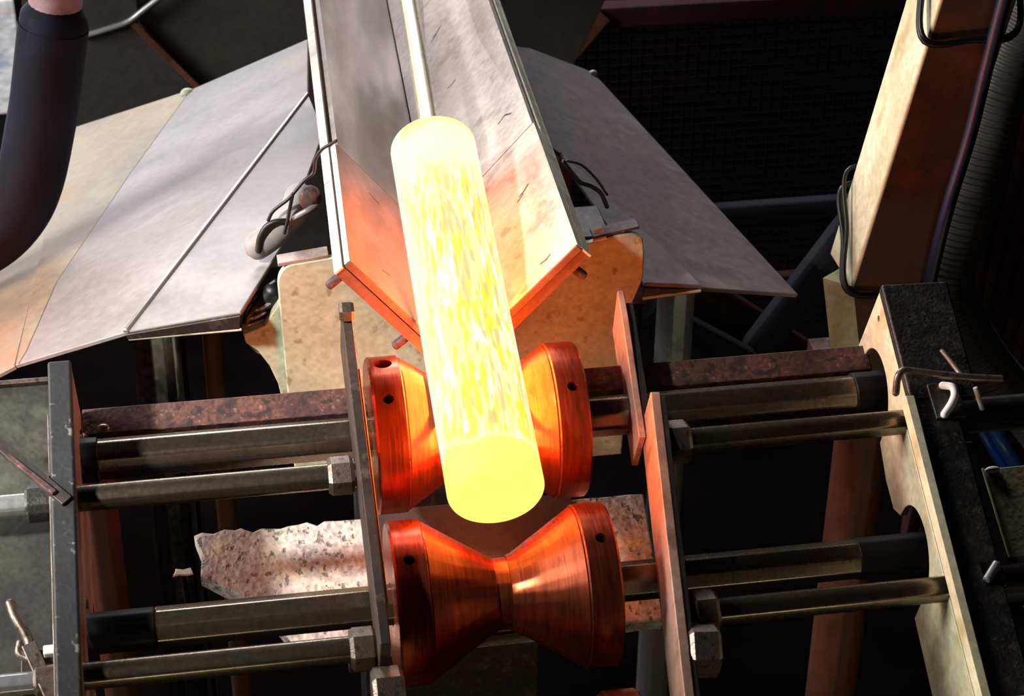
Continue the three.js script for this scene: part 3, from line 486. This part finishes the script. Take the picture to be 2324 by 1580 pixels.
// right outside: black plate, tan deck plates, handle, hook, cables
{
  const k = table('backing_plate', 'black greasy plate between the right frame and the tan plates', 'plate', 0.548, 0.03, 0.2);
  mesh('plate_body', span(-0.03, 0.01, -0.02, 0.018, -0.1, 0.3, 0.003), M.grease, k);
  const a = table('tan_plate', 'tan worn deck plate under the blue hose at the right edge', 'plate', 0.68, 0, 0.166);
  mesh('plate_body', span(-0.1, 0.1, -0.012, 0, -0.053, 0.07), M.tan, a); mesh('edge', span(-0.103, -0.1, -0.012, 0.003, -0.053, 0.07, 0.001), M.creamLight, a); mesh('chip', new THREE.SphereGeometry(0.007, 12, 8).scale(1.3, 0.5, 0.6).translate(-0.09, 0.002, -0.05), plain(0xf0eee6, 0.4), a);
  const b = table('tan_plate', 'tan plate piece in the lower right corner under the dark rod', 'plate', 0.66, -0.005, 0.36);
  mesh('plate_body', span(-0.09, 0.1, -0.012, 0, -0.075, 0.08), M.tan, b); mesh('edge', span(-0.093, -0.09, -0.012, 0.003, -0.075, 0.08, 0.001), M.creamLight, b);
  const l = table('lip_bar', 'dark flat bar with a bright lip between the two tan plates', 'bar', 0.62, 0.03, 0.252);
  mesh('bar', span(-0.11, 0.12, -0.03, 0.008, -0.004, 0.03), M.darkSteel, l); mesh('lip', span(-0.11, 0.12, 0.008, 0.013, -0.006, 0.004), M.nut, l);
  const h = table('bent_handle', 'thin bent steel rod handle lying over the right frame', 'handle', 0, 0.12, 0);
  mesh('bar', tube([[0.457, -0.004, 0.068], [0.459, 0.01, 0.056], [0.464, 0.014, 0.051], [0.472, 0.014, 0.0515], [0.486, 0.014, 0.055], [0.529, 0.014, 0.065], [0.574, 0.014, 0.072]], 0.0042, 50, 10), M.nut, h);
  mesh('stem', bar([0.53, 0.014, 0.064], [0.522, 0.0, 0.02], 0.003), M.nut, h);
  const g = table('steel_hook', 'small bright steel hook beside the dark rod on the right frame', 'hook', 0, 0.12, 0);
  mesh('bar', tube([[0.511, 0.0, 0.066], [0.519, 0.006, 0.073], [0.519, 0.006, 0.082], [0.514, 0.004, 0.091], [0.503, 0.0, 0.103]], 0.0045, 30, 10), M.bead, g);
  mesh('seat', span(0.495, 0.53, -0.05, -0.004, 0.06, 0.105), M.grease, g);
  const p = table('steel_pin', 'thin bright pin leaning on the dark right rod', 'pin', 0, 0.12, 0);
  mesh('bar', bar([0.5455, 0.004, 0.074], [0.553, -0.012, 0.095], 0.0028), M.bead, p);
  const q = table('spring_clip', 'short shiny clip standing on the lower right dark rod', 'clip', 0, 0.115, 0);
  mesh('bar', bar([0.5135, 0.004, 0.286], [0.497, 0.0, 0.304], 0.0048), M.chrome, q); mesh('seat', span(0.495, 0.52, -0.05, -0.003, 0.28, 0.31), M.grease, q);
  tag(mesh('blue_hose', tube([[0.676, 0.878, -0.115], [0.69, 0.848, -0.09], [0.721, 0.797, -0.09], [0.76, 0.7, -0.1]], 0.0095, 50, 12), M.blue, scene), 'bright blue hose dropping behind the tan plate at the right edge', 'hose');
  tag(mesh('blue_hose', tube([[0.664, 0.872, -0.125], [0.678, 0.84, -0.11], [0.708, 0.79, -0.11], [0.745, 0.7, -0.12]], 0.006, 50, 12), M.blue, scene), 'thinner blue hose just left of the bright blue one', 'hose');
  const f = table('foreground_rail', 'pale grey rail edge crossing the bottom right corner', 'rail', 0.5, 0.19, 0.466);
  mesh('bar', span(-0.06, 0.2, -0.02, 0.006, -0.003, 0.06, 0.004), M.pink, f);
}

// ---------------------------------------------------------------- cream square tube with cable ties, hose and cables
{
  const o = thing('square_tube', 'leaning cream square tube on the right tied with black cables', 'tube', [0.56, 0, -0.27]);
  const lean = 0.0;
  const a = [0.5269, 0.994, -0.25], b = [0.6147, 1.482, -0.25];     // front left edge of the leaning part
  const W = 0.098, D = 0.092, S = [b[0] - a[0], b[1] - a[1]], L = Math.hypot(...S), ang = Math.atan2(S[0], S[1]);
  const up = new THREE.Group(); void up;
  const tubeG = (len) => box(W, len, D, W / 2, len / 2, -D / 2, 0.004);
  const place = (g) => g.rotateY(-0.0).rotateZ(-ang).translate(a[0] - 0.56, a[1], a[2] + 0.27);
  mesh('upper_tube', place(tubeG(L)), M.creamLight, o);
  mesh('front_rust_shade', place(span(0.004, W - 0.002, 0.0, L, -0.001, 0.0008, 0.0005)), M.rustShade, o);  // dark sheet over the front: rust plus the face's shade
  mesh('lower_tube', hexa([[-0.071, 1.012, 0.018], [-0.03, 0.997, 0.02], [-0.003, 0.86, 0.02], [-0.044, 0.87, 0.018]], [[0.03, 1.0, -0.07], [0.06, 1.0, -0.07], [0.06, 0.86, -0.07], [0.0, 0.86, -0.07]]), M.creamLight, o);
  mesh('lower_front', hexa([[-0.029, 0.995, 0.0195], [0.06, 0.995, 0.0195], [0.06, 0.86, 0.0195], [-0.002, 0.86, 0.0195]], [[-0.0, 0.995, -0.06], [0.06, 0.995, -0.06], [0.06, 0.86, -0.06], [0.0, 0.86, -0.06]]), M.rustShade, o);
  mesh('base_block', span(-0.05, 0.07, 0.82, 0.862, -0.075, -0.01), M.rust, o); mesh('base_arm', span(-0.06, -0.03, 0.82, 0.85, -0.05, 0.116), M.rust, o);
  // straps round the tube
  const ring = (y, tilt, r, gap) => {
    const pts = [], c = [[-0.006, 0.006], [W * 0.5, 0.009], [W + 0.008, 0.006], [W + 0.012, -D * 0.5], [W + 0.006, -D - 0.006], [W * 0.5, -D - 0.01], [-0.006, -D - 0.006], [-0.008, -D * 0.5]];
    for (const [x, z] of c) pts.push([x, y + tilt * (-z / D) + gap * (x / W), z]);
    return place(tube(pts, r, 80, 8, true));
  };
  const tie = (label, y, tilt, gap, m) => { const t = thing('cable_tie', label, 'cable tie', [0.56, 0, -0.27]); mesh('loop', ring(y, tilt, 0.0042, gap), m, t); mesh('loop', ring(y + 0.004, tilt + 0.02, 0.003, gap - 0.006), m, t); };
  tie('black cable loop round the top of the cream tube', 0.355, 0.1, 0.022, M.black);
  tie('black cable loop round the cream tube just above the frame', 0.006, 0.085, 0.006, M.black);
  // conduit with ribs
  const pts = [[0.84, 1.45, -0.42], [0.797, 1.294, -0.42], [0.772, 1.196, -0.42], [0.75, 1.067, -0.42], [0.735, 0.945, -0.42], [0.733, 0.889, -0.42], [0.757, 0.829, -0.42], [0.812, 0.742, -0.42], [0.885, 0.658, -0.42], [1.0, 0.5, -0.42]];
  const cv = new THREE.CatmullRomCurve3(pts.map(V3), false, 'centripetal'), N = 900, K = 14, R = 0.037, fr = cv.computeFrenetFrames(N), P = [], I = [];
  for (let i = 0; i <= N; i++) { const t = i / N, q = cv.getPointAt(t), r = R * (1 + 0.045 * Math.sin(t * 2 * Math.PI * 110)); for (let j = 0; j <= K; j++) { const w = j / K * 2 * Math.PI, d = fr.normals[i].clone().multiplyScalar(Math.cos(w) * r).add(fr.binormals[i].clone().multiplyScalar(Math.sin(w) * r)); P.push(q.x + d.x, q.y + d.y, q.z + d.z); } }
  for (let i = 0; i < N; i++) for (let j = 0; j < K; j++) { const k = i * (K + 1) + j; I.push(k, k + 1, k + K + 1, k + 1, k + K + 2, k + K + 1); }
  const g = new THREE.BufferGeometry(); g.setAttribute('position', new THREE.Float32BufferAttribute(P, 3)); g.setIndex(I); g.computeVertexNormals(); g.setAttribute('uv', new THREE.Float32BufferAttribute(new Float32Array(P.length / 3 * 2), 2));
  const cm = surf({ name: 'dusty conduit', a: 0x3c3634, b: 0x2c2826, rough: 0.5, size: 0.3, seed: 111, spots: [{ c: 0x5a5048, th: 0.6, soft: 0.1, fx: 8, str: 0.5 }] }); cm.side = THREE.DoubleSide;
  tag(mesh('corrugated_conduit', g, cm, scene), 'dark ribbed conduit curving down right of the cream tube', 'conduit');
  tag(mesh('blue_cable', tube([[0.69, 1.5, -0.235], [0.672, 1.386, -0.235], [0.662, 1.295, -0.235], [0.654, 1.213, -0.235], [0.637, 1.103, -0.235], [0.63, 1.0, -0.24], [0.632, 0.9, -0.25]], 0.0085, 60, 12), M.darkBlue, scene), 'dark blue cable running down the right edge of the cream tube', 'cable');
}

// ---------------------------------------------------------------- dark hose at the upper left
{
  const o = thing('thick_hose', 'thick dark navy hose hanging at the upper left edge', 'hose', [0, 0, 0]);
  mesh('hose', tube([[-0.461, 1.272, -0.6], [-0.472, 1.22, -0.6], [-0.492, 1.135, -0.6], [-0.532, 1.02, -0.6], [-0.59, 0.962, -0.6], [-0.68, 0.94, -0.6], [-0.95, 0.94, -0.6]], 0.0455, 80, 24), M.navy, o);
  mesh('sleeve', tube([[-0.459, 1.276, -0.6], [-0.452, 1.33, -0.6], [-0.452, 1.5, -0.6], [-0.46, 1.9, -0.62]], 0.034, 30, 24), M.pink, o);
}

// ---------------------------------------------------------------- background machines, upper left
{
  const m = thing('machine_panel', 'dark machine housing panel behind the left hood', 'machine', [0, 0, 0]);
  mesh('low_panel', plate([[-0.57, 0.98, -1.47], [-0.378, 0.98, -1.47], [-0.378, 0.9, -1.47], [-0.288, 0.78, -1.47], [-0.288, 0.4, -1.47], [-0.62, 0.4, -1.47]], 0.02), M.panel, m);
  mesh('brace', flatBar([-0.392, 0.925, -1.45], [-0.285, 0.79, -1.45], 0.012, 0.014, [0, 0, 1]), M.brown, m);
  mesh('grab_bar', tube([[-0.474, 0.9, -1.445], [-0.435, 0.91, -1.445], [-0.396, 0.922, -1.445], [-0.366, 0.943, -1.445], [-0.325, 0.972, -1.445]], 0.0055, 30, 10), M.chrome, m);
  const n = thing('machine_panel', 'grey-brown machine panel behind the trough on its left side', 'machine', [0, 0, 0]);
  mesh('face', plate([[-0.374, 0.98, -1.465], [-0.374, 0.9, -1.465], [-0.282, 0.778, -1.465], [-0.282, 0.4, -1.465], [0.06, 0.4, -1.465], [0.06, 0.98, -1.465]], 0.02), M.panel, n);
  const q = thing('machine_panel', 'grey-green machine panel behind the trough on its right side', 'machine', [0, 0, 0]);
  mesh('face', plate([[0.12, 1.02, -1.3], [0.12, 0.6, -1.34], [0.32, 0.7, -1.33], [0.375, 0.86, -1.31], [0.44, 1.02, -1.3]], 0.02), M.panel, q);
}
// background on the right: wire guard, beams, ribbed sheet
{
  const g = thing('wire_guard', 'dark wire mesh guard panel in the shadow behind the right hood', 'guard', [0.9, 0, -1.6]);
  mesh('top_rail', span(-0.52, 0.9, 0.8, 0.84, -0.02, 0.02), M.redBrown, g);
  mesh('side_rail', flatBar([-0.42, 0.83, 0.02], [-0.49, 0.745, 0.02], 0.03, 0.02, [0, 0, 1]), M.brown, g);
  mesh('side_post', span(-0.5, -0.47, 0, 0.8, -0.02, 0.02), M.redBrown, g);
  const w = []; for (let y = 0.1; y < 0.8; y += 0.017) w.push(new THREE.CylinderGeometry(0.0024, 0.0024, 1.38, 5).rotateZ(Math.PI / 2).translate(0.21, y, 0)); for (let x = -0.47; x < 0.9; x += 0.022) w.push(new THREE.CylinderGeometry(0.002, 0.002, 0.72, 5).translate(x, 0.44, 0.003));
  const ws = mesh('wire_mesh', mergeGeometries(w.map((q) => q.toNonIndexed())), M.wire, g); ws.userData.kind = 'stuff';
  const beam = (label, a, b, r, m) => tag(mesh('steel_beam', bar(a, b, r), m, scene), label, 'beam');
  beam('grey-blue slanting beam low in the shadow right of the grey post', [0.35, 0.775, -0.6], [0.66, 0.565, -0.6], 0.02, M.beam);
  beam('dark slanting beam in the shadow left of the cream tube', [0.47, 0.585, -0.62], [0.69, 0.93, -0.62], 0.026, M.beam);
  beam('maroon slanting beam under the edge of the right hood', [0.28, 0.86, -0.7], [0.62, 0.6, -0.7], 0.035, M.redBrown);
  beam('faint level beam in the shadow between the right hood and the cream tube', [0.33, 0.7, -1.0], [0.85, 0.7, -1.0], 0.022, M.beam);
  beam('maroon level beam in the shadow behind the tip of the right hood', [0.3, 0.62, -0.9], [0.9, 0.62, -0.9], 0.02, M.redBrown);
  const c = thing('ribbed_sheet', 'dark ribbed sheet wall piece at the far right edge', 'sheet', [0.95, 0, -0.75]);
  mesh('sheet', span(-0.02, 0.6, 0, 1.25, -0.17, -0.15), M.redBrown, c);
  for (let k = 0; k < 22; k++) mesh('rib', flatBar([-0.02 + k * 0.026, 0.02, -0.14], [0.05 + k * 0.026, 1.22, -0.14], 0.012, 0.012, [0, 0, 1]), M.redBrown, c);
}

// ---------------------------------------------------------------- added lamps outside the frame, for rod highlights and key light
function addedLamp(label, at, to, w, h, color, I, standFoot) {
  const o = thing('added_lamp', label, 'lamp', at); const p = V3(at), t = V3(to), d = t.clone().sub(p).normalize();
  const q = new THREE.Quaternion().setFromRotationMatrix(new THREE.Matrix4().lookAt(p, t, new THREE.Vector3(0, 1, 0)));
  mesh('housing', box(w + 0.06, h + 0.06, 0.05, 0, 0, 0.035, 0.01).applyQuaternion(q), M.rubber, o);
  const gm = new THREE.MeshStandardMaterial({ color: 0x111111, emissive: color, emissiveIntensity: 1.0 });
  mesh('glowing_panel', box(w, h, 0.012, 0, 0, 0.006, 0.003).applyQuaternion(q), gm, o);
  mesh('stand_pole', rodY(-at[1] + 0.015, -0.04, 0.016).translate(0.06 * -d.x, 0, 0.06 * -d.z), M.darkSteel, o);
  mesh('stand_foot', box(0.35, 0.015, 0.35, 0, -at[1] + 0.0075, 0), M.darkSteel, o);
  const l = new THREE.RectAreaLight(color, I, w, h); l.quaternion.copy(q); l.position.copy(d.multiplyScalar(0.006)); o.add(l);
}
{
  const at = [-2.35, 3.24, 1.31], to = [-0.27, 1.02, -0.1], o = thing('added_spot_lamp', 'added tall white spot lamp on a stand left of the table, outside the picture', 'lamp', at), d = V3(to).sub(V3(at)).normalize();  // lamp added to light slab, bracket and trough from the front left
  const q = new THREE.Quaternion().setFromUnitVectors(new THREE.Vector3(0, -1, 0), d);
  mesh('housing', lathe([[0, 0.26], [0.1, 0.25], [0.15, 0.14], [0.19, 0.0], [0.185, 0.0], [0.14, 0.13], [0, 0.15]], 40).applyQuaternion(q), M.rubber, o);
  mesh('glowing_lens', lathe([[0, 0.0], [0.178, 0.0], [0.18, 0.006], [0.178, 0.012], [0, 0.012]], 40).applyQuaternion(q), new THREE.MeshStandardMaterial({ color: 0x111111, emissive: 0xfff2dc, emissiveIntensity: 1.0 }), o);
  mesh('stand_pole', rodY(-3.22, 0.0, 0.018).translate(-0.16, 0, 0.12), M.darkSteel, o);
  mesh('stand_foot', box(0.5, 0.02, 0.5, -0.16, -3.23, 0.12), M.darkSteel, o);
  const l = new THREE.SpotLight(new THREE.Color(1, 0.96, 0.88), 86, 0, 0.147, 0.85, 2); l.position.copy(d.clone().multiplyScalar(0.02)); l.castShadow = true; l.shadow.radius = 8; l.shadow.mapSize.set(2048, 2048); l.shadow.bias = -0.0005;
  o.add(l); l.target.position.copy(V3(to).sub(V3(at))); o.add(l.target);
}
addedLamp('added low warm strip lamp on the floor before the left rods, below the picture', [-0.52, 0.35, 1.25], [-0.52, 1.0, 0], 0.5, 0.08, new THREE.Color(1, 0.86, 0.55), 13);  // added for the warm lower highlight on the left rods
addedLamp('added low warm strip lamp on the floor before the right rods, below the picture', [0.72, 0.35, 1.25], [0.72, 1.0, 0], 0.5, 0.08, new THREE.Color(1, 0.86, 0.55), 9);  // added likewise for the right rods, leaving the rollers dark
// a second hot billet waiting outside the left edge lights the hood's outer panel orange
{
  const o = thing('glowing_billet', 'second hot billet on a stand outside the left edge of the picture', 'billet', [-0.82, 0.95, -0.3]);
  mesh('billet_body', rodX(-0.14, 0.14, 0.0525, 0.01).rotateY(Math.PI / 2), new THREE.MeshStandardMaterial({ color: 0x2a2018, emissive: 0xffe890, emissiveIntensity: 1.1 }), o);
  mesh('stand', span(-0.05, 0.05, -0.95, -0.0525, -0.12, 0.12), M.rust, o);
  const l = new THREE.RectAreaLight(new THREE.Color().setRGB(1, 0.19, 0.03), 26, 0.09, 0.24); l.position.set(0.056, 0, 0); l.quaternion.setFromRotationMatrix(new THREE.Matrix4().makeBasis(new THREE.Vector3(0, -1, 0), new THREE.Vector3(0, 0, 1), new THREE.Vector3(-1, 0, 0))); o.add(l);
}

renderer.render(scene, camera);
